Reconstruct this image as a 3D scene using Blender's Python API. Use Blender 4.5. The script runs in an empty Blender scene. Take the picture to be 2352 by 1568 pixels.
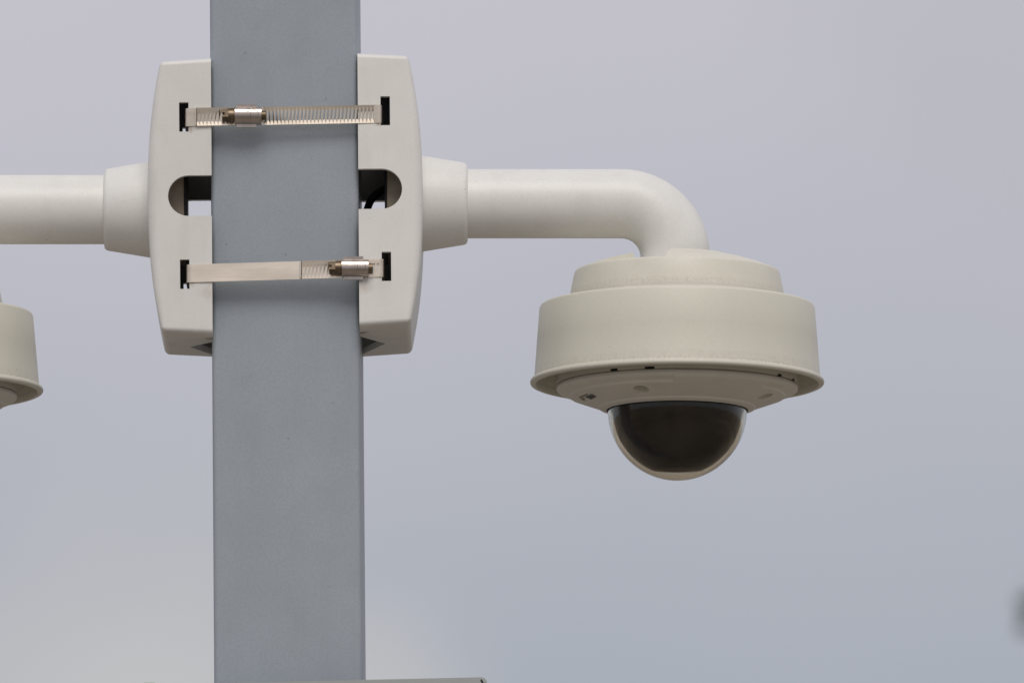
import bpy, bmesh, math, random
from mathutils import Vector, Matrix, Euler
R = math.radians
sc = bpy.context.scene
col = sc.collection
random.seed(7)

# ------------------------------------------------------------------ camera
K = 0.000318                 # metres per drawing unit
ELEV = R(8.5)
DIST = 10.06
CAMH = 1.6
FWD = Vector((0, math.cos(ELEV), math.sin(ELEV)))
UP = Vector((0, -math.sin(ELEV), math.cos(ELEV)))
RIGHT = Vector((1, 0, 0))
ORG = Vector((0, 0, CAMH + DIST*math.sin(ELEV)))
CAM = ORG - FWD*DIST
cd = bpy.data.cameras.new('camera')
cam = bpy.data.objects.new('camera', cd)
col.objects.link(cam)
cam.location = CAM
cam.rotation_euler = (R(90) + ELEV, 0, 0)
cd.sensor_width = 22.3
cd.lens = 22.3*DIST/(2352*K)
cd.clip_start = 0.1
cd.clip_end = 3000
cd.dof.use_dof = True
cd.dof.focus_distance = DIST - 0.05
cd.dof.aperture_fstop = 8.0
sc.camera = cam
FPX = DIST/K

def at(X, Y, d=0.0):
    """world point seen at reading (X, Y) of the photograph, at depth d behind the middle of the pole"""
    v = FWD + RIGHT*((X - 1176)/FPX) + UP*((784 - Y)/FPX)
    t = (d*K - CAM.y)/v.y
    return CAM + v*t

# ------------------------------------------------------------------ sky, sun, exposure
SUN_EL, SUN_AZ = R(50), R(175)
w = bpy.data.worlds.new('World'); sc.world = w; w.use_nodes = True
nt = w.node_tree; nt.nodes.clear()
def N(t, typ, **kw):
    n = t.nodes.new(typ)
    for k, v in kw.items(): setattr(n, k, v)
    return n
wo = N(nt, 'ShaderNodeOutputWorld'); bg = N(nt, 'ShaderNodeBackground')
bg.inputs['Strength'].default_value = 0.1
sky = N(nt, 'ShaderNodeTexSky', sky_type='NISHITA', sun_disc=False, sun_elevation=SUN_EL, sun_rotation=SUN_AZ)
sky.air_density = 1.0; sky.dust_density = 4.0
tc = N(nt, 'ShaderNodeTexCoord')
nz = N(nt, 'ShaderNodeTexNoise'); nz.inputs['Scale'].default_value = 15.0; nz.inputs['Detail'].default_value = 2.5; nz.inputs['Roughness'].default_value = 0.4
mp = N(nt, 'ShaderNodeMapping'); mp.inputs['Location'].default_value = (3.32, 1.7, 0.35); mp.inputs['Scale'].default_value = (1, 1, 1.7)
rmp = N(nt, 'ShaderNodeValToRGB')
rmp.color_ramp.elements[0].position = 0.0; rmp.color_ramp.elements[0].color = (0.376, 0.410, 0.465, 1)
rmp.color_ramp.elements[1].position = 1.0; rmp.color_ramp.elements[1].color = (0.565, 0.550, 0.605, 1)
nt.links.new(tc.outputs['Generated'], mp.inputs['Vector']); nt.links.new(mp.outputs[0], nz.inputs['Vector'])
sep = N(nt, 'ShaderNodeSeparateXYZ'); nt.links.new(tc.outputs['Generated'], sep.inputs[0])
el = N(nt, 'ShaderNodeMapRange', interpolation_type='SMOOTHSTEP')     # the overcast thins a little upwards from the horizon murk
el.inputs['From Min'].default_value = 0.105; el.inputs['From Max'].default_value = 0.185
nt.links.new(sep.outputs['Z'], el.inputs['Value'])
nm = N(nt, 'ShaderNodeMath', operation='MULTIPLY_ADD'); nm.inputs[1].default_value = 0.55; nm.inputs[2].default_value = -0.275
nt.links.new(nz.outputs['Fac'], nm.inputs[0])
ea = N(nt, 'ShaderNodeMath', operation='ADD'); ea.use_clamp = True
nt.links.new(el.outputs['Result'], ea.inputs[0]); nt.links.new(nm.outputs[0], ea.inputs[1])
nt.links.new(ea.outputs[0], rmp.inputs['Fac'])
# a paler break in the cloud, low on the left
def cloud_patch(X, Y, rad_deg, prev, colr, amount):
    v = (FWD + RIGHT*((X-1176)/FPX) + UP*((784-Y)/FPX)).normalized()
    dp = N(nt, 'ShaderNodeVectorMath', operation='DISTANCE'); dp.inputs[1].default_value = v
    warp = N(nt, 'ShaderNodeTexNoise'); warp.inputs['Scale'].default_value = 45; warp.inputs['Detail'].default_value = 2
    nt.links.new(tc.outputs['Generated'], warp.inputs['Vector'])
    nt.links.new(tc.outputs['Generated'], dp.inputs[0])
    ad = N(nt, 'ShaderNodeMath', operation='MULTIPLY_ADD'); ad.inputs[1].default_value = R(rad_deg)*0.9
    nt.links.new(warp.outputs['Fac'], ad.inputs[0]); nt.links.new(dp.outputs['Value'], ad.inputs[2])
    mr = N(nt, 'ShaderNodeMapRange', interpolation_type='SMOOTHSTEP')
    mr.inputs['From Min'].default_value = R(rad_deg)*0.55; mr.inputs['From Max'].default_value = R(rad_deg)*1.55
    mr.inputs['To Min'].default_value = amount; mr.inputs['To Max'].default_value = 0
    nt.links.new(ad.outputs[0], mr.inputs['Value'])
    mx = N(nt, 'ShaderNodeMix', data_type='RGBA')
    nt.links.new(mr.outputs['Result'], mx.inputs['Factor']); nt.links.new(prev, mx.inputs['A'])
    mx.inputs['B'].default_value = colr
    return mx.outputs['Result']
cl = cloud_patch(300, 1690, 1.35, rmp.outputs['Color'], (0.550, 0.545, 0.550, 1), 0.97)
cl = cloud_patch(830, 1660, 0.64, cl, (0.545, 0.540, 0.545, 1), 0.9)
cl = cloud_patch(2350, 200, 1.5, cl, (0.485, 0.480, 0.525, 1), 0.6)
sm = N(nt, 'ShaderNodeVectorMath', operation='SCALE'); sm.inputs['Scale'].default_value = 10.0
nt.links.new(cl, sm.inputs[0])
mx = N(nt, 'ShaderNodeMix', data_type='RGBA'); mx.inputs['Factor'].default_value = 0.94
nt.links.new(sky.outputs['Color'], mx.inputs['A']); nt.links.new(sm.outputs[0], mx.inputs['B'])
nt.links.new(mx.outputs['Result'], bg.inputs['Color']); nt.links.new(bg.outputs[0], wo.inputs['Surface'])

sl = bpy.data.lights.new('sun', 'SUN'); so = bpy.data.objects.new('sun', sl); col.objects.link(so)
sl.energy = 1.48; sl.angle = R(28); sl.color = (1.0, 0.96, 0.87)
sd = Vector((math.sin(SUN_AZ)*math.cos(SUN_EL), math.cos(SUN_AZ)*math.cos(SUN_EL), math.sin(SUN_EL)))
so.rotation_euler = (-sd).to_track_quat('-Z', 'Y').to_euler()
so.location = (0, -6, 12)
sc.view_settings.view_transform = 'Standard'; sc.view_settings.look = 'None'
sc.view_settings.gamma = 1; sc.view_settings.exposure = 0.0
sc.cycles.max_bounces = 12; sc.cycles.transmission_bounces = 12

# ------------------------------------------------------------------ materials
def mat(name, base, rough=0.5, metal=0.0, spec=0.5, speck=None, speck_amt=0.0, speck_scale=900, mottle=0.05, mottle_scale=40, bump=0.0, bump_scale=1500, stretch=(1,1,1)):
    m = bpy.data.materials.new(name); m.use_nodes = True; t = m.node_tree
    b = t.nodes['Principled BSDF']
    b.inputs['Roughness'].default_value = rough; b.inputs['Metallic'].default_value = metal
    b.inputs['Specular IOR Level'].default_value = spec
    c = N(t, 'ShaderNodeTexCoord')
    mpp = N(t, 'ShaderNodeMapping'); mpp.inputs['Scale'].default_value = stretch
    t.links.new(c.outputs['Object'], mpp.inputs['Vector'])
    n1 = N(t, 'ShaderNodeTexNoise'); n1.inputs['Scale'].default_value = mottle_scale; n1.inputs['Detail'].default_value = 6
    t.links.new(mpp.outputs[0], n1.inputs['Vector'])
    rp = N(t, 'ShaderNodeValToRGB')
    rp.color_ramp.elements[0].position = 0.3; rp.color_ramp.elements[1].position = 0.7
    rp.color_ramp.elements[0].color = tuple(x*(1-mottle) for x in base) + (1,)
    rp.color_ramp.elements[1].color = tuple(min(1, x*(1+mottle)) for x in base) + (1,)
    t.links.new(n1.outputs['Fac'], rp.inputs['Fac'])
    out = rp.outputs['Color']
    if speck:
        n2 = N(t, 'ShaderNodeTexVoronoi'); n2.inputs['Scale'].default_value = speck_scale/6
        t.links.new(mpp.outputs[0], n2.inputs['Vector'])
        sp = N(t, 'ShaderNodeSeparateColor'); t.links.new(n2.outputs['Color'], sp.inputs[0])
        keep = N(t, 'ShaderNodeMath', operation='LESS_THAN'); keep.inputs[1].default_value = 0.15; t.links.new(sp.outputs[0], keep.inputs[0])
        rad = N(t, 'ShaderNodeMath', operation='MULTIPLY_ADD'); rad.inputs[1].default_value = 0.06; rad.inputs[2].default_value = 0.025; t.links.new(sp.outputs[1], rad.inputs[0])
        dv = N(t, 'ShaderNodeMath', operation='DIVIDE'); t.links.new(n2.outputs['Distance'], dv.inputs[0]); t.links.new(rad.outputs[0], dv.inputs[1])
        mr0 = N(t, 'ShaderNodeMapRange'); mr0.inputs['From Min'].default_value = 0.5; mr0.inputs['From Max'].default_value = 1.3
        mr0.inputs['To Min'].default_value = speck_amt; mr0.inputs['To Max'].default_value = 0; t.links.new(dv.outputs[0], mr0.inputs['Value'])
        mr = N(t, 'ShaderNodeMath', operation='MULTIPLY'); t.links.new(mr0.outputs[0], mr.inputs[0]); t.links.new(keep.outputs[0], mr.inputs[1])
        mxx = N(t, 'ShaderNodeMix', data_type='RGBA'); t.links.new(mr.outputs[0], mxx.inputs['Factor'])
        t.links.new(out, mxx.inputs['A']); mxx.inputs['B'].default_value = tuple(speck) + (1,)
        out = mxx.outputs['Result']
    t.links.new(out, b.inputs['Base Color'])
    if bump:
        nb = N(t, 'ShaderNodeTexNoise'); nb.inputs['Scale'].default_value = bump_scale; nb.inputs['Detail'].default_value = 2
        t.links.new(c.outputs['Object'], nb.inputs['Vector'])
        bp = N(t, 'ShaderNodeBump'); bp.inputs['Strength'].default_value = bump; bp.inputs['Distance'].default_value = 0.0004
        t.links.new(nb.outputs['Fac'], bp.inputs['Height']); t.links.new(bp.outputs[0], b.inputs['Normal'])
    m['out'] = 1
    return m

def base_socket(m):
    b = m.node_tree.nodes['Principled BSDF']
    return b.inputs['Base Color'].links[0].from_socket, b

def add_band_dirt(m, zc, half, dirt, amt, sx=260, thresh=0.5, ragged=0.5):
    """a ragged line of dried grime round a turned part, at height zc"""
    t = m.node_tree; src, b = base_socket(m)
    c = N(t, 'ShaderNodeTexCoord'); s = N(t, 'ShaderNodeSeparateXYZ'); t.links.new(c.outputs['Object'], s.inputs[0])
    n = N(t, 'ShaderNodeTexNoise'); n.inputs['Scale'].default_value = sx; n.inputs['Detail'].default_value = 5; n.inputs['Roughness'].default_value = 0.7
    t.links.new(c.outputs['Object'], n.inputs['Vector'])
    sub = N(t, 'ShaderNodeMath', operation='SUBTRACT'); sub.inputs[1].default_value = zc; t.links.new(s.outputs['Z'], sub.inputs[0])
    ab = N(t, 'ShaderNodeMath', operation='ABSOLUTE'); t.links.new(sub.outputs[0], ab.inputs[0])
    mr = N(t, 'ShaderNodeMapRange', interpolation_type='SMOOTHSTEP')
    mr.inputs['From Min'].default_value = 0; mr.inputs['From Max'].default_value = half
    mr.inputs['To Min'].default_value = 1; mr.inputs['To Max'].default_value = 0
    t.links.new(ab.outputs[0], mr.inputs['Value'])
    m2 = N(t, 'ShaderNodeMapRange'); m2.inputs['From Min'].default_value = thresh - 0.08; m2.inputs['From Max'].default_value = thresh + 0.12
    m2.inputs['To Min'].default_value = 1 - ragged; t.links.new(n.outputs['Fac'], m2.inputs['Value'])
    mu = N(t, 'ShaderNodeMath', operation='MULTIPLY'); t.links.new(mr.outputs[0], mu.inputs[0]); t.links.new(m2.outputs[0], mu.inputs[1])
    mu2 = N(t, 'ShaderNodeMath', operation='MULTIPLY'); mu2.inputs[1].default_value = amt; t.links.new(mu.outputs[0], mu2.inputs[0])
    mxx = N(t, 'ShaderNodeMix', data_type='RGBA'); t.links.new(mu2.outputs[0], mxx.inputs['Factor']); t.links.new(src, mxx.inputs['A'])
    mxx.inputs['B'].default_value = tuple(dirt) + (1,)
    t.links.new(mxx.outputs['Result'], b.inputs['Base Color'])

def add_streaks(m, scale, stretch, dirt, amt, lo=0.52, hi=0.75):
    """faint run marks drawn out along one direction"""
    t = m.node_tree; src, b = base_socket(m)
    c = N(t, 'ShaderNodeTexCoord'); mp_ = N(t, 'ShaderNodeMapping'); mp_.inputs['Scale'].default_value = stretch
    t.links.new(c.outputs['Object'], mp_.inputs['Vector'])
    n = N(t, 'ShaderNodeTexNoise'); n.inputs['Scale'].default_value = scale; n.inputs['Detail'].default_value = 6; n.inputs['Roughness'].default_value = 0.6
    t.links.new(mp_.outputs[0], n.inputs['Vector'])
    mr = N(t, 'ShaderNodeMapRange'); mr.inputs['From Min'].default_value = lo; mr.inputs['From Max'].default_value = hi; mr.inputs['To Max'].default_value = amt
    t.links.new(n.outputs['Fac'], mr.inputs['Value'])
    mxx = N(t, 'ShaderNodeMix', data_type='RGBA'); t.links.new(mr.outputs[0], mxx.inputs['Factor']); t.links.new(src, mxx.inputs['A'])
    mxx.inputs['B'].default_value = tuple(dirt) + (1,)
    t.links.new(mxx.outputs['Result'], b.inputs['Base Color'])

def add_spot_stain(m, centre, radius, dirt, amt, scale=300):
    """a rust or grime spot with its own ragged outline, at a place on the part"""
    t = m.node_tree; src, b = base_socket(m)
    c = N(t, 'ShaderNodeTexCoord')
    d = N(t, 'ShaderNodeVectorMath', operation='DISTANCE'); d.inputs[1].default_value = centre
    t.links.new(c.outputs['Object'], d.inputs[0])
    n = N(t, 'ShaderNodeTexNoise'); n.inputs['Scale'].default_value = scale; n.inputs['Detail'].default_value = 5
    t.links.new(c.outputs['Object'], n.inputs['Vector'])
    ad = N(t, 'ShaderNodeMath', operation='MULTIPLY_ADD'); ad.inputs[1].default_value = radius*1.6
    t.links.new(n.outputs['Fac'], ad.inputs[0]); t.links.new(d.outputs['Value'], ad.inputs[2])
    mr = N(t, 'ShaderNodeMapRange', interpolation_type='SMOOTHSTEP')
    mr.inputs['From Min'].default_value = radius*0.8; mr.inputs['From Max'].default_value = radius*1.8
    mr.inputs['To Min'].default_value = amt; mr.inputs['To Max'].default_value = 0
    t.links.new(ad.outputs[0], mr.inputs['Value'])
    mxx = N(t, 'ShaderNodeMix', data_type='RGBA'); t.links.new(mr.outputs[0], mxx.inputs['Factor']); t.links.new(src, mxx.inputs['A'])
    mxx.inputs['B'].default_value = tuple(dirt) + (1,)
    t.links.new(mxx.outputs['Result'], b.inputs['Base Color'])

M_white = mat('white_powder_coat', (0.775, 0.765, 0.735), 0.42, speck=(0.20, 0.18, 0.15), speck_amt=0.55, speck_scale=700, mottle=0.025, mottle_scale=30, bump=0.10, bump_scale=2600)
M_brk = [mat('bracket_powder_coat', (0.735, 0.722, 0.690), 0.45, speck=(0.20, 0.18, 0.15), speck_amt=0.6, speck_scale=800, mottle=0.03, mottle_scale=35, bump=0.10, bump_scale=2600) for _ in range(2)]
M_shield = mat('cream_shield_plastic', (0.665, 0.645, 0.553), 0.48, speck=(0.22, 0.19, 0.16), speck_amt=0.45, speck_scale=800, mottle=0.015, mottle_scale=30)
M_drum = mat('cream_drum_plastic', (0.683, 0.660, 0.573), 0.48, speck=(0.20, 0.17, 0.14), speck_amt=0.7, speck_scale=620, mottle=0.04, mottle_scale=35)
M_face = mat('faceplate_plastic', (0.660, 0.635, 0.555), 0.5, mottle=0.03, mottle_scale=60)
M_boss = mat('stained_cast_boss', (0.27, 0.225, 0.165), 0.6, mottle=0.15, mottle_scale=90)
M_dark = mat('black_rubber_and_shade', (0.008, 0.008, 0.009), 0.6, spec=0.2)  # rubber gaskets, and the painted shade of the base notches
M_shade = mat('dark_shade_sheet', (0.15, 0.15, 0.145), 0.6)  # painted stand-in for the shade inside the brackets
M_core = mat('matt_black_core', (0.022, 0.0135, 0.0095), 0.6, spec=0.1, mottle=0.97, mottle_scale=17)
M_ink = mat('black_print', (0.012, 0.010, 0.010), 0.5)
M_ink2 = mat('grey_print', (0.20, 0.19, 0.15), 0.5)
M_pole = mat('blue_grey_pole_paint', (0.345, 0.384, 0.428), 0.42, spec=0.4, speck=(0.10, 0.11, 0.12), speck_amt=0.35, speck_scale=420, mottle=0.045, mottle_scale=22, bump=0.12, bump_scale=1900)
M_steel = mat('stainless_band', (0.87, 0.765, 0.625), 0.30, 1.0, speck=(0.25, 0.16, 0.09), speck_amt=0.5, speck_scale=330, mottle=0.10, mottle_scale=60, bump=0.05, bump_scale=900, stretch=(0.5, 1, 2))
M_house = mat('stainless_housing', (0.47, 0.41, 0.365), 0.28, 1.0, mottle=0.12, mottle_scale=160)
M_screw = mat('tarnished_screw', (0.17, 0.13, 0.092), 0.42, 1.0, speck=(0.06, 0.035, 0.02), speck_amt=0.9, speck_scale=500, mottle=0.3, mottle_scale=200)
M_stamp = mat('stamped_mark', (0.22, 0.19, 0.17), 0.4, 1.0)
M_cable = mat('black_cable_jacket', (0.004, 0.004, 0.004), 0.7, spec=0.15)
M_panel = mat('grey_panel_paint', (0.36, 0.385, 0.375), 0.45, mottle=0.05, mottle_scale=30, bump=0.1)
M_green = mat('green_paint', (0.20, 0.42, 0.22), 0.4)
M_bark = mat('bark', (0.10, 0.075, 0.05), 0.8, mottle=0.3, mottle_scale=12)
M_leaf = mat('leaf', (0.045, 0.080, 0.035), 0.5, mottle=0.3, mottle_scale=8)
M_ground = mat('gravelly_ground', (0.215, 0.190, 0.155), 0.9, mottle=0.6, mottle_scale=0.12)

M_glass = bpy.data.materials.new('smoked_clear_plastic'); M_glass.use_nodes = True
gb = M_glass.node_tree.nodes['Principled BSDF']
gb.inputs['Base Color'].default_value = (0.90, 0.83, 0.70, 1); gb.inputs['Roughness'].default_value = 0.03
gb.inputs['IOR'].default_value = 1.37; gb.inputs['Transmission Weight'].default_value = 1.0
gn = N(M_glass.node_tree, 'ShaderNodeTexNoise'); gn.inputs['Scale'].default_value = 60; gn.inputs['Detail'].default_value = 4
gc = N(M_glass.node_tree, 'ShaderNodeTexCoord'); M_glass.node_tree.links.new(gc.outputs['Object'], gn.inputs['Vector'])
gr = N(M_glass.node_tree, 'ShaderNodeMapRange'); gr.inputs['To Min'].default_value = 0.01; gr.inputs['To Max'].default_value = 0.11
M_glass.node_tree.links.new(gn.outputs['Fac'], gr.inputs['Value']); M_glass.node_tree.links.new(gr.outputs[0], gb.inputs['Roughness'])

add_streaks(M_pole, 70, (1, 1, 0.05), (0.28, 0.31, 0.34), 0.25)
add_streaks(M_pole, 26, (1, 1, 0.5), (0.28, 0.31, 0.33), 0.35, 0.58, 0.72)
add_streaks(M_steel, 90, (0.15, 1, 1.6), (0.58, 0.47, 0.35), 0.5, 0.5, 0.75)
add_streaks(M_shield, 60, (1, 1, 0.12), (0.56, 0.53, 0.45), 0.15)
add_streaks(M_white, 45, (1, 1, 0.4), (0.62, 0.60, 0.55), 0.30)
for m_ in M_brk: add_streaks(m_, 60, (1, 1, 0.3), (0.58, 0.55, 0.49), 0.30)

add_streaks(M_pole, 700, (1, 1, 1), (0.27, 0.305, 0.345), 0.45, 0.42, 0.62)
for m_ in M_brk + [M_white]: add_streaks(m_, 700, (1, 1, 1), (0.64, 0.62, 0.58), 0.30, 0.45, 0.65)
for m_ in (M_shield, M_drum): add_streaks(m_, 700, (1, 1, 1), (0.58, 0.555, 0.47), 0.30, 0.45, 0.65)
add_streaks(M_pole, 150, (0.22, 1, 1.6), (0.15, 0.16, 0.18), 0.55, 0.70, 0.76)
for m_ in M_brk: add_streaks(m_, 140, (0.3, 1, 1.3), (0.35, 0.32, 0.28), 0.5, 0.70, 0.77)
add_streaks(M_shield, 120, (0.5, 0.5, 1.5), (0.40, 0.36, 0.30), 0.4, 0.71, 0.77)

# ------------------------------------------------------------------ helpers
def tag(o, label=None, cat=None, group=None, kind=None):
    if label: o['label'] = label
    if cat: o['category'] = cat
    if group: o['group'] = group
    if kind: o['kind'] = kind
    return o

def empty(name, loc, rot=(0, 0, 0)):
    o = bpy.data.objects.new(name, None); col.objects.link(o)
    o.empty_display_size = 0.02
    o.location = loc; o.rotation_euler = rot
    return o

def finish(me, smooth=True, angle=32):
    if smooth:
        for p in me.polygons: p.use_smooth = True
        me.set_sharp_from_angle(angle=R(angle))

def link(name, me, m, parent=None, smooth=True, angle=32):
    o = bpy.data.objects.new(name, me); col.objects.link(o)
    if m: me.materials.clear(); me.materials.append(m)
    finish(me, smooth, angle)
    if parent: o.parent = parent
    return o

def bm_obj(name, bm, m, parent=None, smooth=True, angle=32, recalc=True):
    if recalc: bmesh.ops.recalc_face_normals(bm, faces=bm.faces)
    me = bpy.data.meshes.new(name); bm.to_mesh(me); bm.free()
    return link(name, me, m, parent, smooth, angle)

def baked(o):
    """replace an object's mesh by its modified mesh"""
    bpy.context.view_layer.update()
    dg = bpy.context.evaluated_depsgraph_get()
    me = bpy.data.meshes.new_from_object(o.evaluated_get(dg))
    old = o.data; o.modifiers.clear(); o.data = me
    me.name = o.name
    if old.users == 0: bpy.data.meshes.remove(old)
    return o

def cut(o, cutters, weighted=True, angle=32):
    tmp = []
    for bm in cutters:
        bmesh.ops.recalc_face_normals(bm, faces=bm.faces)
        me = bpy.data.meshes.new('cutter'); bm.to_mesh(me); bm.free()
        c = bpy.data.objects.new('cutter', me); col.objects.link(c); tmp.append(c)
        c.matrix_world = o.matrix_world if o.parent is None else Matrix.Identity(4)
        md = o.modifiers.new('b', 'BOOLEAN'); md.operation = 'DIFFERENCE'; md.solver = 'EXACT'; md.object = c
    par = o.parent; mw = o.matrix_basis.copy(); o.parent = None; o.matrix_basis = Matrix.Identity(4)
    for c in tmp: c.matrix_world = Matrix.Identity(4)
    baked(o)
    finish(o.data, True, angle)
    if weighted:
        md = o.modifiers.new('n', 'WEIGHTED_NORMAL'); md.keep_sharp = True; md.weight = 100
        baked(o)
    o.parent = par; o.matrix_basis = mw
    for c in tmp:
        me = c.data; bpy.data.objects.remove(c); bpy.data.meshes.remove(me)
    return o

def lathe(profile, n=128, a0=0.0, a1=360.0, closed=True, scale=K):
    """turn a closed (r, z) outline about z; angle 0 faces the camera (-y), positive to the right"""
    bm = bmesh.new(); full = abs(a1 - a0) >= 359.99
    rows = []; cnt = n if full else n + 1
    for i in range(cnt):
        a = R(a0 + (a1 - a0)*i/n); sx, cy = math.sin(a), -math.cos(a)
        rows.append([bm.verts.new((r*sx*scale, r*cy*scale, z*scale)) for r, z in profile])
    m = len(profile)
    for i in range(n):
        A = rows[i]; B = rows[(i + 1) % cnt]
        for j in range(m if closed else m - 1):
            k = (j + 1) % m
            vs = [A[j], A[k], B[k], B[j]]
            try: bm.faces.new(vs)
            except ValueError: pass
    if not full and closed:
        bm.faces.new(rows[0]); bm.faces.new(list(reversed(rows[-1])))
    bmesh.ops.remove_doubles(bm, verts=bm.verts, dist=1e-7)
    return bm

def tube(pts, r, n=24, cap=True, bm=None):
    bm = bm or bmesh.new(); rows = []
    up = Vector((0, 1, 0))
    for i, p in enumerate(pts):
        p = Vector(p)
        a = Vector(pts[max(0, i-1)]); b = Vector(pts[min(len(pts)-1, i+1)])
        t = (b - a).normalized(); s = t.cross(up)
        if s.length < 1e-4: s = t.cross(Vector((1, 0, 0)))
        s.normalize(); u = s.cross(t).normalized()
        rr = r[i] if isinstance(r, (list, tuple)) else r
        rows.append([bm.verts.new(p + (s*math.cos(2*math.pi*k/n) + u*math.sin(2*math.pi*k/n))*rr) for k in range(n)])
    for A, B in zip(rows, rows[1:]):
        for k in range(n):
            bm.faces.new((A[k], A[(k+1) % n], B[(k+1) % n], B[k]))
    if cap:
        bm.faces.new(rows[0]); bm.faces.new(list(reversed(rows[-1])))
    return bm

def prism(outline, axis, lo, hi, bm=None, scale=K):
    """extrude a closed 2-D outline along an axis: 'y' takes (x, z), 'x' takes (y, z), 'z' takes (x, y)"""
    bm = bm or bmesh.new()
    def P(a, b, c):
        return Vector({'y': (a, c, b), 'x': (c, a, b), 'z': (a, b, c)}[axis])*scale
    A = [bm.verts.new(P(a, b, lo)) for a, b in outline]; B = [bm.verts.new(P(a, b, hi)) for a, b in outline]
    n = len(A)
    bm.faces.new(A); bm.faces.new(list(reversed(B)))
    for i in range(n):
        bm.faces.new((A[i], B[i], B[(i+1) % n], A[(i+1) % n]))
    return bm

def box(x0, x1, y0, y1, z0, z1, bm=None):
    return prism([(x0, z0), (x1, z0), (x1, z1), (x0, z1)], 'y', y0, y1, bm)

def bevel(bm, width, seg=2, angle=40):
    es = [e for e in bm.edges if len(e.link_faces) == 2 and e.calc_face_angle(0) > R(angle)]
    bmesh.ops.bevel(bm, geom=es, offset=width*K, segments=seg, profile=0.5, affect='EDGES')
    return bm

# ------------------------------------------------------------------ ground
bm = bmesh.new()
for x, y in ((-900, -900), (900, -900), (900, 900), (-900, 900)): bm.verts.new((x, y, 0))
bm.faces.new(bm.verts[:] if False else list(bm.verts))
g = bm_obj('ground', bm, M_ground, None, False); tag(g, kind='structure')

# ------------------------------------------------------------------ pole
LEAN = R(-0.544)
def rounded_rect(hx, hy, r, seg=6, cx=0, cy=0):
    pts = []
    for (sx, sy, a0) in ((1, -1, -90), (1, 1, 0), (-1, 1, 90), (-1, -1, 180)):
        for k in range(seg + 1):
            a = R(a0 + 90*k/seg)
            pts.append((cx + sx*(hx - r) + r*math.cos(a), cy + sy*(hy - r) + r*math.sin(a)))
    return pts
PW, PF, PB = 338.5, -143, 195           # width, front and back of the pole
pm = at(658.4, 784, PF); pm.y = 0
pole_root = pm - Matrix.Rotation(LEAN, 3, 'Y') @ Vector((0, 0, pm.z/math.cos(LEAN)))
bm = prism(rounded_rect(PW/2, (PB - PF)/2, 11, 8, 0, (PF + PB)/2), 'z', 0, 4.15/K)
pole = bm_obj('pole', bm, M_pole); pole.location = pole_root; pole.rotation_euler = (0, LEAN, R(-0.75))
tag(pole, 'square blue grey painted metal pole standing upright between the two white brackets', 'pole')

# ------------------------------------------------------------------ brackets
V, W2, RHO, TH = 180.0, 314.0, 11.0, 14.0
def Uo(wv):
    q = min(1.0, abs(wv)/W2)
    return 147 - 31*q**2.3
def ring(bm, wv, inset, s, shrink=0.0, umin=0.0):
    U = Uo(wv) - inset - shrink; VV = V - inset - shrink; r = max(3.0, 9 + 15*(1 - (wv/W2)**2) - inset - shrink)
    pts = [(umin, -VV)]
    for k in range(9):
        a = R(-90 + 90*k/8); pts.append((U - r + r*math.cos(a), -VV + r + r*math.sin(a)))
    for k in range(9):
        a = R(90*k/8); pts.append((U - r + r*math.cos(a), VV - r + r*math.sin(a)))
    pts.append((umin, VV))
    return [bm.verts.new((s*u*K, v*K, (wv*(1 + (5.5 - 0.06*u)/W2*min(1, (abs(wv)/W2)**3)))*K)) for u, v in pts]
def loft(s, shrink=0.0, umin=0.0, rho=RHO):
    bm = bmesh.new(); rows = []; H = W2 - shrink
    ws = []
    for k in range(6):
        a = R(90*k/5); ws.append((H - rho*(1 - math.sin(a)) , rho*(1 - math.cos(a))))
    top = [(wv, i) for wv, i in reversed(ws)]                 # from the end face inwards
    mid = [(H - rho)*(1 - 2*k/32) for k in range(1, 32)]
    rows_spec = top + [(m_, 0) for m_ in mid] + [(-wv, i) for wv, i in ws]
    for wv, i in rows_spec: rows.append(ring(bm, wv, i, s, shrink, umin))
    for A, B in zip(rows, rows[1:]):
        n = len(A)
        for k in range(n): bm.faces.new((A[k], A[(k+1) % n], B[(k+1) % n], B[k]))
    bm.faces.new(rows[0]); bm.faces.new(list(reversed(rows[-1])))
    return bm

def slot_cutter(s, u0, u1, w0, w1, v0=-260, v1=260):
    return prism([(s*u0, w0), (s*u1, w0), (s*u1, w1), (s*u0, w1)], 'y', v0, v1)
def hole_cutter(s):
    o = [(-30*s, -47), (53*s, -47)] + [(s*(53 + 47*math.cos(R(a))), 47*math.sin(R(a))) for a in range(-80, 81, 10)] + [(53*s, 47), (-30*s, 47)]
    return prism(o, 'y', -260, 260)
def vee_cutter(s):
    return prism([(-20*s, 40 - 135), (57*s, 40), (-20*s, 40 + 150)], 'z', -400, 400)

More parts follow.
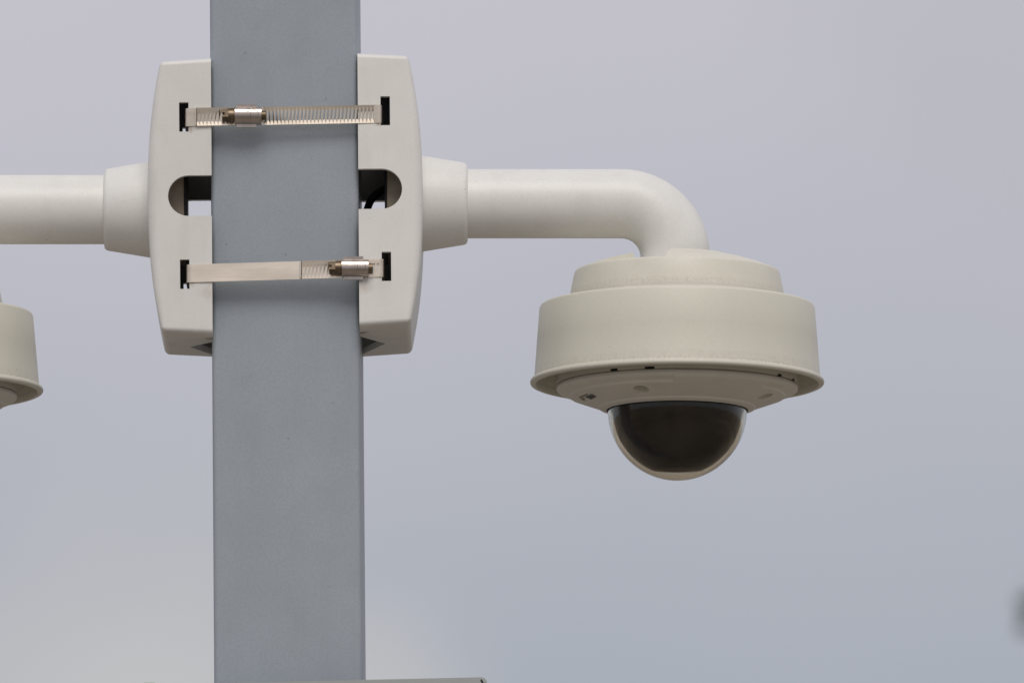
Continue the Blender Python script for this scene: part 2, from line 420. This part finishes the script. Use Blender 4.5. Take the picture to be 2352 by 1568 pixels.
def bracket(s, X, Y, tilt, label, mt):
    pf = at(X, Y, -V)
    rot = Euler((tilt, LEAN, 0))
    root = empty('pole_bracket', pf + rot.to_matrix() @ Vector((0, V*K, 0)), rot)
    tag(root, label, 'bracket', 'white brackets strapped to the pole')
    o = bm_obj('housing', loft(s), mt, root)
    cut(o, [loft(s, TH, -40.0, 4.0), hole_cutter(s), vee_cutter(s),
            slot_cutter(s, 52, 73.5, 148.5, 216.5), slot_cutter(s, 52, 73.5, -215.5, -147.5)])
    # conduit boss inside, behind the round-ended cut-out
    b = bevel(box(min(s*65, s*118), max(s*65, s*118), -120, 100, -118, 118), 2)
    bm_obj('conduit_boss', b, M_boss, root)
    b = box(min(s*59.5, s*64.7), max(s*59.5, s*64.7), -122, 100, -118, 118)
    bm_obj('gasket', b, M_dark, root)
    # dark sheet added at the back wall (same cut-out) to stand for inside shade
    l = bm_obj('shade_sheet', box(min(s*2, s*112), max(s*2, s*112), V - TH - 6, V - TH - 1, -297, 297), M_shade, root)
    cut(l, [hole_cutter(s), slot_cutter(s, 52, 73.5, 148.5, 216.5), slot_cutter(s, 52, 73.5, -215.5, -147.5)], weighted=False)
    # a bit of inner ledge for the strap slots
    return root

for m_, s in zip(M_brk, (1, -1)):
    for wv in (153, -203):
        add_spot_stain(m_, (s*47*K, -V*K, wv*K), 11*K, (0.28, 0.18, 0.10), 0.6, 500)
    add_spot_stain(m_, (s*5*K, -V*K*0.55, -316*K), 20*K, (0.14, 0.08, 0.045), 0.9, 420)
    add_spot_stain(m_, (s*8*K, -V*K, -228*K), 30*K, (0.46, 0.38, 0.28), 0.30, 200)
bracket(1, 823.2, 434, R(-3.2), 'right white pole bracket with a black cable curving inside its round-ended cut-out', M_brk[0])
bracket(-1, 486.3, 449, R(-0.3), 'left white pole bracket, its cut-out empty and open to the sky', M_brk[1])

# ------------------------------------------------------------------ black cable in the right bracket
cp = [at(833.5, 521, -20), at(837.5, 500, -20), at(843.5, 481, -20), at(849.5, 465, -20), at(858.3, 452.7, -20), at(869.3, 442.8, -20), at(886.9, 433.3, -20), at(905, 426, -20)]
def smooth(pts, n=6):
    out = []
    for i in range(len(pts) - 1):
        p0, p1, p2, p3 = pts[max(0, i-1)], pts[i], pts[i+1], pts[min(len(pts)-1, i+2)]
        for k in range(n):
            t = k/n
            out.append(0.5*((2*p1) + (p2 - p0)*t + (2*p0 - 5*p1 + 4*p2 - p3)*t*t + (3*p1 - p0 - 3*p2 + p3)*t**3))
    out.append(pts[-1]); return out
c = bm_obj('cable', tube(smooth(cp), 8.8*K, 20), M_cable)
tag(c, 'thick black cable curving down inside the cut-out of the right bracket', 'cable')

# ------------------------------------------------------------------ hose clamps
def band_mesh(path, half, slots, ztilt, off=0.0, taper=None):
    """path: list of (x, y, nx, ny); slots: [(x0, x1)] stretches of the front run that are perforated"""
    bm = bmesh.new()
    def vtx(x, y, nx, ny, z):
        return bm.verts.new(((x + nx*off)*K, (y + ny*off)*K, (z + x*ztilt)*K))
    prev = None
    for p in path:
        cur = (vtx(*p, half), vtx(*p, -half))
        if prev: bm.faces.new((prev[0], cur[0], cur[1], prev[1]))
        prev = cur
    return bm

def front_band(bm, x0, x1, yf, half, pitch, first, last, ztilt, slant=1.1, chamfer=0, dish=0.0, roll=0.0):
    """flat run from x0 to x1 at y=yf(x) with slanted slots between first and last"""
    def v(x, z):                                        # dish and roll shape the band so it mirrors darker ground or brighter sky
        kn = [(-half, 0.9), (-11.5, 1.7), (10.5, 0.9), (half, 0.0)]
        dy = 0.0
        for (z0, d0), (z1, d1) in zip(kn, kn[1:]):
            if z0 <= z <= z1: dy = dish*(d0 + (d1 - d0)*(z - z0)/(z1 - z0))
        dy += roll*(z + half)/(2*half)
        return bm.verts.new((x*K, (yf(x) + dy)*K, (z + x*ztilt)*K))
    n = int((last - first)/pitch)
    xs = [first + i*pitch for i in range(n + 1)]
    st, sb, hw = 10.5, -11.5, 2.2
    if first > x0 + 0.1:
        if chamfer:
            q = [v(first, -half), v(first, half), v(x0 + chamfer, half), v(x0 + 0.3*chamfer, half - 0.3*chamfer), v(x0, half - chamfer), v(x0, -half + chamfer), v(x0 + 0.3*chamfer, -half + 0.3*chamfer), v(x0 + chamfer, -half)]
        else:
            q = [v(first, -half), v(first, half), v(x0, half), v(x0, -half)]
        bm.faces.new(q)
    for a, b in zip(xs, xs[1:]):
        m_ = (a + b)/2
        o = [v(a, half), v(b, half), v(b, -half), v(a, -half)]
        h = [v(m_ - hw + slant, st - 1), v(m_ + slant, st + 0.6), v(m_ + hw + slant, st - 1), v(m_ + hw - slant, sb + 1), v(m_ - slant, sb - 0.6), v(m_ - hw - slant, sb + 1)]
        bm.faces.new((o[0], o[1], h[2], h[1], h[0])); bm.faces.new((o[1], o[2], h[3], h[2]))
        bm.faces.new((o[2], o[3], h[5], h[4], h[3])); bm.faces.new((o[3], o[0], h[0], h[5]))
    e = xs[-1]
    if x1 > e + 0.1: bm.faces.new([v(e, half), v(x1, half), v(x1, -half), v(e, -half)])

def thicken(o, th, sign=0):
    md = o.modifiers.new('s', 'SOLIDIFY'); md.thickness = th*K; md.offset = sign
    baked(o); finish(o.data, True, 30)

def clamp(XL, YL, XR, YR, yl, yr, hx, tail_x, slot_from, slot_to, label, dish=0.0, roll=0.0):
    slot_to = min(slot_to, XR - 12)
    """XL..XR: ends of the visible run; hx: left edge of the screw housing; tail_x: left end of the overlapping tail"""
    XC = 651.5
    zt = (YL - YR)/(XR - XL)
    yc = (YL + YR)/2 + (XC - (XL + XR)/2)*(-(zt))
    root = empty('hose_clamp', at(XC, yc, (yl + yr)/2)); root.location.y = 0
    # put the root on the pole axis but keep the height as read at the front
    tag(root, label, 'hose clamp', 'steel hose clamps round the pole and brackets')
    HALF = 20.8
    l, r = XL - XC, XR - XC
    yf = lambda x: yl + (yr - yl)*(x - l)/(r - l)
    rb = 9
    bm = bmesh.new()
    front_band(bm, l + 11, r - 11, yf, HALF, 8.5, slot_from - XC, slot_to - XC, zt, dish=dish, roll=roll)
    # bends into the slots and the run round the back, as one strip
    path = []
    def arc(cx, cy, a0, a1, n=8):
        for k in range(n + 1):
            a = R(a0 + (a1 - a0)*k/n); path.append((cx + rb*math.cos(a), cy + rb*math.sin(a)))
    arc(r - 11, yr + rb, -90, 0)
    arc(r - 11, 186 - rb, 0, 90); arc(l + 11, 186 - rb, 90, 180); arc(l + 11, yl + rb, 180, 270)
    prev = None
    for x, y in path:
        cur = (bm.verts.new((x*K, y*K, (HALF + x*zt)*K)), bm.verts.new((x*K, y*K, (-HALF + x*zt)*K)))
        if prev: bm.faces.new((prev[0], cur[0], cur[1], prev[1]))
        prev = cur
    bmesh.ops.remove_doubles(bm, verts=bm.verts, dist=1e-6)
    o = bm_obj('band', bm, M_steel, root); thicken(o, 1.6)
    # overlapping tail
    bm = bmesh.new(); t0 = tail_x - XC; t1 = hx + 40 - XC
    front_band(bm, t0, t1, lambda x: yf(x) - 3.6 - 0.9*max(0, 1 - (x - t0)/60), HALF, 8.5, t0 + 4.5, t1 - 6, zt, 2.2, chamfer=6, dish=max(dish, 1.25))
    bmesh.ops.remove_doubles(bm, verts=bm.verts, dist=1e-6)
    o = bm_obj('band_tail', bm, M_steel, root); thicken(o, 1.6)
    # screw housing
    x0, x1 = hx - XC, hx + 61 - XC; xm = (x0 + x1)/2; yb = yf(xm) - 4; zc = xm*zt
    prof = [(yb, -20.5), (yb - 4, -20.2)]
    for k in range(17):
        a = R(-90 + 180*k/16)
        prof.append((yb - 4 - 17*max(0, math.cos(a))**0.75, 19.5*math.sin(a)))
    prof += [(yb - 4, 20.2), (yb, 20.5)]
    bm = prism([(a, b + zc) for a, b in prof], 'x', x0, x1); bevel(bm, 1.6, 2, 60)
    hs = bm_obj('screw_housing', bm, M_house, root, True, 50)
    for sg in (1, -1):
        b = bevel(box(x0 + 4, x0 + 49, yb - 5, yb + 1, zc + (18 if sg > 0 else -27), zc + (27 if sg > 0 else -18)), 1.2)
        bm_obj('saddle_flange', b, M_house, hs)
    # stamped marks on the housing
    tx = bpy.data.curves.new('stamped_text', 'FONT'); tx.body = 'SS TTM'; tx.size = 9*K; tx.extrude = 0.4*K; tx.align_x = 'CENTER'; tx.align_y = 'CENTER'
    to = bpy.data.objects.new('stamped_text', tx); col.objects.link(to); bpy.context.view_layer.update()
    me = bpy.data.meshes.new_from_object(to.evaluated_get(bpy.context.evaluated_depsgraph_get())); bpy.data.objects.remove(to)
    st = link('stamped_text', me, M_stamp, hs, False)
    st.location = ((x0 + 19)*K, (yb - 20.0)*K, (zc + 6)*K); st.rotation_euler = (R(65), 0, 0)
    for (cx, cz, rr) in ((x0 + 45, zc + 1, 9.5), (x0 + 30, zc + 11, 4)):
        pts = []
        for k in range(29):
            a = 2*math.pi*k/28; zz = cz - zc + rr*math.sin(a)
            pts.append(Vector(((cx + rr*math.cos(a))*K, (yb - 4.2 - 17*max(0.02, 1 - (zz/19.5)**2)**0.375)*K, (zc + zz)*K)))
        bm_obj('stamped_ring', tube(pts, 0.5*K, 6, False), M_stamp, hs)
    # worm screw: slotted hex head, flange, thread end
    ys = yb - 5.5
    sr = empty('screw', (0, 0, 0)); sr.parent = root
    def hexp(r, rot=0): return [(ys + r*math.cos(R(60*k + rot)), zc + r*math.sin(R(60*k + rot))) for k in range(6)]
    bm = prism(hexp(15, 20), 'x', x0 - 29, x0 - 14); bevel(bm, 1.5, 2, 30)
    hd = bm_obj('screw_head', bm, M_screw, sr, True, 40)
    cut(hd, [box(x0 - 34, x0 - 23, ys - 30, ys + 30, zc - 0.5, zc + 5.5)], weighted=False)
    bm = prism([(ys + 16.5*math.cos(R(15*k)), zc + 16.5*math.sin(R(15*k))) for k in range(24)], 'x', x0 - 14.5, x0 - 2); bevel(bm, 1.8, 2, 50)
    bm_obj('screw_collar', bm, M_screw, sr, True, 40)
    bm = prism([(ys + 10.8*math.cos(R(15*k)), zc + 10.8*math.sin(R(15*k))) for k in range(24)], 'x', x0 - 4, x1 + 10); bevel(bm, 2.5, 2, 50)
    bm_obj('thread_end', bm, M_screw, sr, True, 40)
    return root

clamp(424.5, 270.5, 878, 260.7, -182.5, -173.5, 540, 447.5, 604, 866, 'upper steel hose clamp with its screw housing left of centre and long slotted band', 1.6)
clamp(427.5, 627.3, 882, 615.6, -182.5, -193, 784.5, 687.5, 836, 870, 'lower steel hose clamp with its screw housing beside the right bracket and plain band', 0.0, 1.6)

# ------------------------------------------------------------------ gooseneck arms
def arm():
    root = empty('gooseneck_arm', (0, 0, 0))
    # local x runs outwards from X=960; collar, then pipe with bend
    pr = [(112, 0), (110.5, 10), (95, 104), (93, 110), (89, 113.5), (83, 114.5), (78, 114.5), (60, 114.5), (60, 0)]
    bm = lathe(pr, 96)
    bmesh.ops.rotate(bm, verts=bm.verts, cent=(0, 0, 0), matrix=Matrix.Rotation(R(90), 3, 'Y'))
    bm_obj('collar', bm, M_white, root, True, 40)
    pts = [Vector((100, 0, 0)), Vector((300, 0, 0))]
    cx, rr = 467, 124.5
    for k in range(25):
        a = R(90 - 90*k/24); pts.append(Vector((cx + rr*math.cos(a), 0, -rr + rr*math.sin(a))))
    pts.append(Vector((cx + rr, 0, -152)))
    bm_obj('pipe', tube([p*K for p in pts], 79.7*K, 72), M_white, root, True, 60)
    return root
a1 = arm(); a1.location = at(960, 468, 0)
tag(a1, 'white gooseneck arm whose pipe bends down above the whole dome camera', 'camera arm', 'white camera arms')

# ------------------------------------------------------------------ dome camera
ZF, RF = 0.3702, 0.3662
def prof(pts): return [(r*RF, (905 - y)*ZF) for r, y in pts]
add_band_dirt(M_shield, (905 - 868)*ZF*K, 9*K, (0.26, 0.215, 0.18), 0.45, 520, 0.52, 0.85)
add_band_dirt(M_shield, (905 - 840)*ZF*K, 16*K, (0.46, 0.43, 0.37), 0.35, 220, 0.52, 0.7)
add_band_dirt(M_drum, (905 - 350)*ZF*K, 13*K, (0.30, 0.255, 0.22), 0.33, 520, 0.52, 0.8)
add_band_dirt(M_drum, (905 - 372)*ZF*K, 6*K, (0.44, 0.40, 0.37), 0.4, 200, 0.4, 0.4)
GX = random.Random(3)

def dome():
    root = empty('dome_camera', (0, 0, 0))
    # top cap with the cut-out for the pipe entry
    capp = prof([(300, 103), (322, 101), (336, 106), (450, 134), (560, 170), (616, 196), (616, 214), (300, 214)])
    bm_obj('top_cap', lathe(capp, 120, -7.5, 360 - 65), M_drum, root, True, 40)
    dr = prof([(0, 196), (618, 195), (632, 197), (641, 203), (646, 214), (662, 290), (683, 405), (683, 425), (0, 425)])
    bm_obj('upper_drum', lathe(dr, 160), M_drum, root, True, 40)
    sh = prof([(670, 411), (830, 411), (848, 413), (858, 418), (864, 430), (880, 640), (896, 858), (899, 868), (908, 872), (917, 877), (922, 886), (922, 896), (917, 904), (908, 908),
               (890, 908), (884, 900), (850, 455), (840, 440), (670, 436)])
    bm_obj('weather_shield', lathe(sh, 192), M_shield, root, True, 40)
    ba = prof([(0, 440), (700, 440), (740, 460), (757, 500), (757, 911), (740, 911), (740, 935), (0, 935)])
    b = bm_obj('camera_base', lathe(ba, 160), M_face, root, True, 40)
    for ang, wd in ((-32, 50), (-13.8, 62), (57, 44), (73, 40), (150, 50), (205, 50)):
        bm = box(-wd*RF/2, wd*RF/2, -758*RF, -735*RF, (905 - 911.5)*ZF, (905 - 900)*ZF)
        n = bm_obj('notch_shade_block', bm, M_dark, b, False); n.rotation_euler = (0, 0, R(ang))  # black block standing in for the shade inside an open notch
    yc = lambda r: 967 + 0.35*(724 - r)
    fp = prof([(440, 940), (752, 917), (757, 921), (757.5, 936), (752, 945), (741, 953), (722, 960), (684, yc(684) - 15), (677, yc(677) - 13), (672, yc(672)), (600, yc(600)), (494, yc(494)), (491, yc(491) + 5), (486, yc(486) + 7), (447, yc(447) + 5), (441, yc(441) + 2)])
    f = bm_obj('faceplate', lathe(fp, 160), M_face, root, True, 25)
    tl = math.atan(0.35*ZF/RF)
    cutters = []
    for ang in (-23, 68, 158, 248):
        bm = bmesh.new(); rr = 17.2
        Mx = Matrix.Rotation(R(ang), 4, 'Z') @ Matrix.Translation(Vector((0, -590*RF*K, (905 - yc(590))*ZF*K))) @ Matrix.Rotation(-tl, 4, 'X')
        A = [bm.verts.new(Mx @ (Vector((math.cos(t)*rr*1.12, math.sin(t)*rr*1.12, -6))*K)) for t in [2*math.pi*k/28 for k in range(28)]]
        Bv = [bm.verts.new(Mx @ (Vector((math.cos(t)*rr*0.92, math.sin(t)*rr*0.95, 24))*K)) for t in [2*math.pi*k/28 for k in range(28)]]
        bm.faces.new(A); bm.faces.new(list(reversed(Bv)))
        for k in range(28): bm.faces.new((A[k], Bv[k], Bv[(k+1) % 28], A[(k+1) % 28]))
        cutters.append(bm)
    cut(f, cutters, weighted=False, angle=25)
    # raised outer bands on either side
    rb = prof([(660, yc(660) - 4), (660, yc(660)), (724, yc(724)), (744, 958), (755, 948), (760, 936), (760, 924), (752, 921), (735, 940)])
    bm_obj('raised_band', lathe(rb, 40, -2, 51), M_face, f, True, 30)
    bm_obj('raised_band', lathe(rb, 40, 165, 215), M_face, f, True, 30)
    # printed maker's mark, upside down on the left of the faceplate
    ang = R(-71)
    rad = Vector((math.sin(ang), -math.cos(ang), 0)); tan = Vector((math.cos(ang), math.sin(ang), 0))
    nrm = (rad*math.sin(tl) + Vector((0, 0, -math.cos(tl)))).normalized()
    rt = -tan; upv = nrm.cross(rt).normalized()
    base = rad*(592*RF*K) + Vector((0, 0, (905 - yc(592))*ZF*K)) + nrm*0.6*K
    def frame(o, du, dv):
        m4 = Matrix((rt, upv, nrm)).transposed().to_4x4(); m4.translation = base + rt*du*K + upv*dv*K; o.matrix_basis = m4
    def text(name, s_, size, du, dv, ink, offs=0.0):
        cu = bpy.data.curves.new(name, 'FONT'); cu.body = s_; cu.size = size*K; cu.extrude = 0.25*K; cu.offset = offs*K; cu.align_x = 'CENTER'; cu.align_y = 'CENTER'
        t = bpy.data.objects.new(name, cu); col.objects.link(t); bpy.context.view_layer.update()
        me = bpy.data.meshes.new_from_object(t.evaluated_get(bpy.context.evaluated_depsgraph_get())); bpy.data.objects.remove(t)
        o = link(name, me, ink, f, False); frame(o, du, dv)
    text('printed_name', 'AXIS', 21, -16, 1, M_ink, 0.5)
    text('printed_line', 'COMMUNICATIONS', 6.5, 2, -11, M_ink2)
    bm = prism([(16, -5), (40, -5), (40, 7)], 'z', 0, 0.5); o = bm_obj('printed_wedge', bm, M_ink2, f, False); frame(o, 0, 0)
    # gasket and smoked bubble
    gs = prof([(425, 1052), (443, 1052), (443, yc(441) + 4), (436, yc(441) + 7), (425, yc(441) + 7)])
    bm_obj('bubble_gasket', lathe(gs, 128), M_dark, root)
    cy0 = 1067; Ro, Ri = 436, 420
    def hemi(Rr, n=40): return [(Rr*math.cos(R(90*k/n)), cy0 + Rr*math.sin(R(90*k/n))) for k in range(n + 1)]
    bp = [(Ro, 1045)] + hemi(Ro)[:-1] + [(0, cy0 + Ro), (0, cy0 + Ri)] + list(reversed(hemi(Ri)[:-1])) + [(Ri, 1045)]
    bm_obj('smoked_bubble', lathe(prof(bp), 128), M_glass, root, True, 60)
    cr, cflat = 404, 373
    amax = math.degrees(math.asin(cflat/cr)); rf = cr*math.cos(R(amax))
    core = [(0, 1050), (412, 1050), (410, 1072)] + [(cr*math.cos(R(14 + (amax - 14)*k/24)), cy0 + cr*math.sin(R(14 + (amax - 14)*k/24))) for k in range(25)] + [(rf - 14, cy0 + cflat + 1), (0, cy0 + cflat + 1)]
    bm_obj('camera_module', lathe(prof(core), 96), M_core, root, True, 40)
    return root
d1 = dome(); d1.location = at(1555.5, 882.6, 0)
tag(d1, 'whole cream dome camera hanging from the right arm, its smoked bubble in full view', 'dome camera', 'dome cameras under the arms')

# the same arm and camera on the other side, turned about
def copy_tree(o, parent=None):
    c = o.copy(); col.objects.link(c)
    if parent: c.parent = parent
    for ch in list(o.children): copy_tree(ch, c)
    return c
a2 = copy_tree(a1); a2.location = at(354, 481.5, 0); a2.rotation_euler = (0, 0, R(180))
tag(a2, 'white gooseneck arm cut off by the left frame edge, pipe running straight', 'camera arm')
d2 = copy_tree(d1); d2.location = at(-238.5, 905, 0); d2.rotation_euler = (R(-1.2), 0, R(128))
tag(d2, 'cream dome camera mostly outside the frame, only its shield edge showing at left', 'dome camera')
# the turned copy keeps its cap closed towards the right
# ------------------------------------------------------------------ panel and tab at the bottom edge
root = empty('sign_panel', at(657, 1770, -215), (0, R(-1.27), 0))
tag(root, 'pale grey metal panel with a small corner hole crossing the pole at the bottom edge', 'sign panel')
hw, hh = 461, 204
bm = prism(rounded_rect(hw, hh, 14, 6), 'y', -9, 9)
bevel(bm, 5, 3, 60)
pn = bm_obj('panel', bm, M_panel, root, True, 40)
hc = []
for sx in (-1, 1):
    for sz in (-1, 1):
        cx, cz = sx*(hw - 11), sz*(hh - 10)
        hc.append(prism([(cx - 4, cz + 5), (cx - 1, cz + 5), (cx + 3.5, cz - 3), (cx + 3.5, cz - 6), (cx + 0.5, cz - 6), (cx - 4, cz + 1)], 'y', -30, 5))
cut(pn, hc, True, 40)
hbm = bmesh.new()
b = bevel(prism(rounded_rect(13, 30, 2.5, 4), 'y', -10, 10), 1.5, 2, 60)
gt = bm_obj('green_tab', b, M_green, None, True, 40); gt.location = at(343, 1597.9, -190)
tag(gt, 'small green tab barely showing at the bottom edge, left of the pole', 'tab')

# ------------------------------------------------------------------ tree far behind, one leafy tip reaching the frame
def far(X, Y, dist_m):
    v = FWD + RIGHT*((X - 1176)/FPX) + UP*((784 - Y)/FPX)
    return CAM + v*((dist_m)/v.y)
TD = 28.0
tip = far(2368, 1400, TD)
base = Vector((tip.x + 1.9, tip.y + 0.2, 0))
troot = empty('tree', base)
tag(troot, 'dark green blurred leafy tip of a far tree at the right frame edge', 'tree')
bm = bmesh.new()
tube([Vector((0, 0, 0)), Vector((0.03, 0, 1.5)), Vector((-0.03, 0.05, 3.2)), Vector((0.05, 0, 5.0)), Vector((0.1, 0, 6.6))], [0.14, 0.11, 0.09, 0.05, 0.015], 10, True, bm)
limb_ends = []
tl_ = tip - base
limbs = [(3.6, tl_ + Vector((0.06, 0, -0.01)))]
rr = random.Random(11)
for i in range(9):
    a = 2*math.pi*i/9 + rr.uniform(-.2, .2)
    limbs.append((2.6 + 0.35*i, Vector((0.25 + 1.25*math.cos(a)*(1 - .06*i), 1.25*math.sin(a)*(1 - .06*i), 3.7 + 0.38*i))))
for z0, e in limbs:
    s = Vector((0, 0, z0)); m_ = s.lerp(e, 0.5) + Vector((0, 0, -0.12))
    tube([s, m_, e], [0.045, 0.025, 0.006], 7, True, bm)
bm_obj('trunk', bm, M_bark, troot)
bm = bmesh.new()
def leaf(p, ln, rot):
    q = Euler(rot).to_matrix()
    pts = [(0, 0, 0), (0.28*ln, 0.35*ln, 0.05*ln), (0.16*ln, 0.8*ln, 0.02*ln), (0, ln, -0.05*ln), (-0.16*ln, 0.8*ln, 0.02*ln), (-0.28*ln, 0.35*ln, 0.05*ln)]
    vs = [bm.verts.new(p + q @ Vector(t)) for t in pts]
    bm.faces.new((vs[0], vs[1], vs[2], vs[3])); bm.faces.new((vs[0], vs[3], vs[4], vs[5]))
for i in range(70):
    leaf(tl_ + Vector((rr.uniform(-0.012, 0.10), rr.uniform(-.05, .05), rr.uniform(-0.035, 0.035))), rr.uniform(0.03, 0.045), [rr.uniform(0, 6.28) for _ in range(3)])
xmin = tl_.x + 0.30
for z0, e in limbs:
    for i in range(170):
        t = rr.uniform(0.35, 1.05); p = Vector((0, 0, z0)).lerp(e, t) + Vector((rr.gauss(0, .2), rr.gauss(0, .22), rr.gauss(0, .2)))
        if p.x < xmin: continue
        leaf(p, rr.uniform(0.07, 0.11), [rr.uniform(0, 6.28) for _ in range(3)])
bm_obj('crown', bm, M_leaf, troot, False, recalc=False)
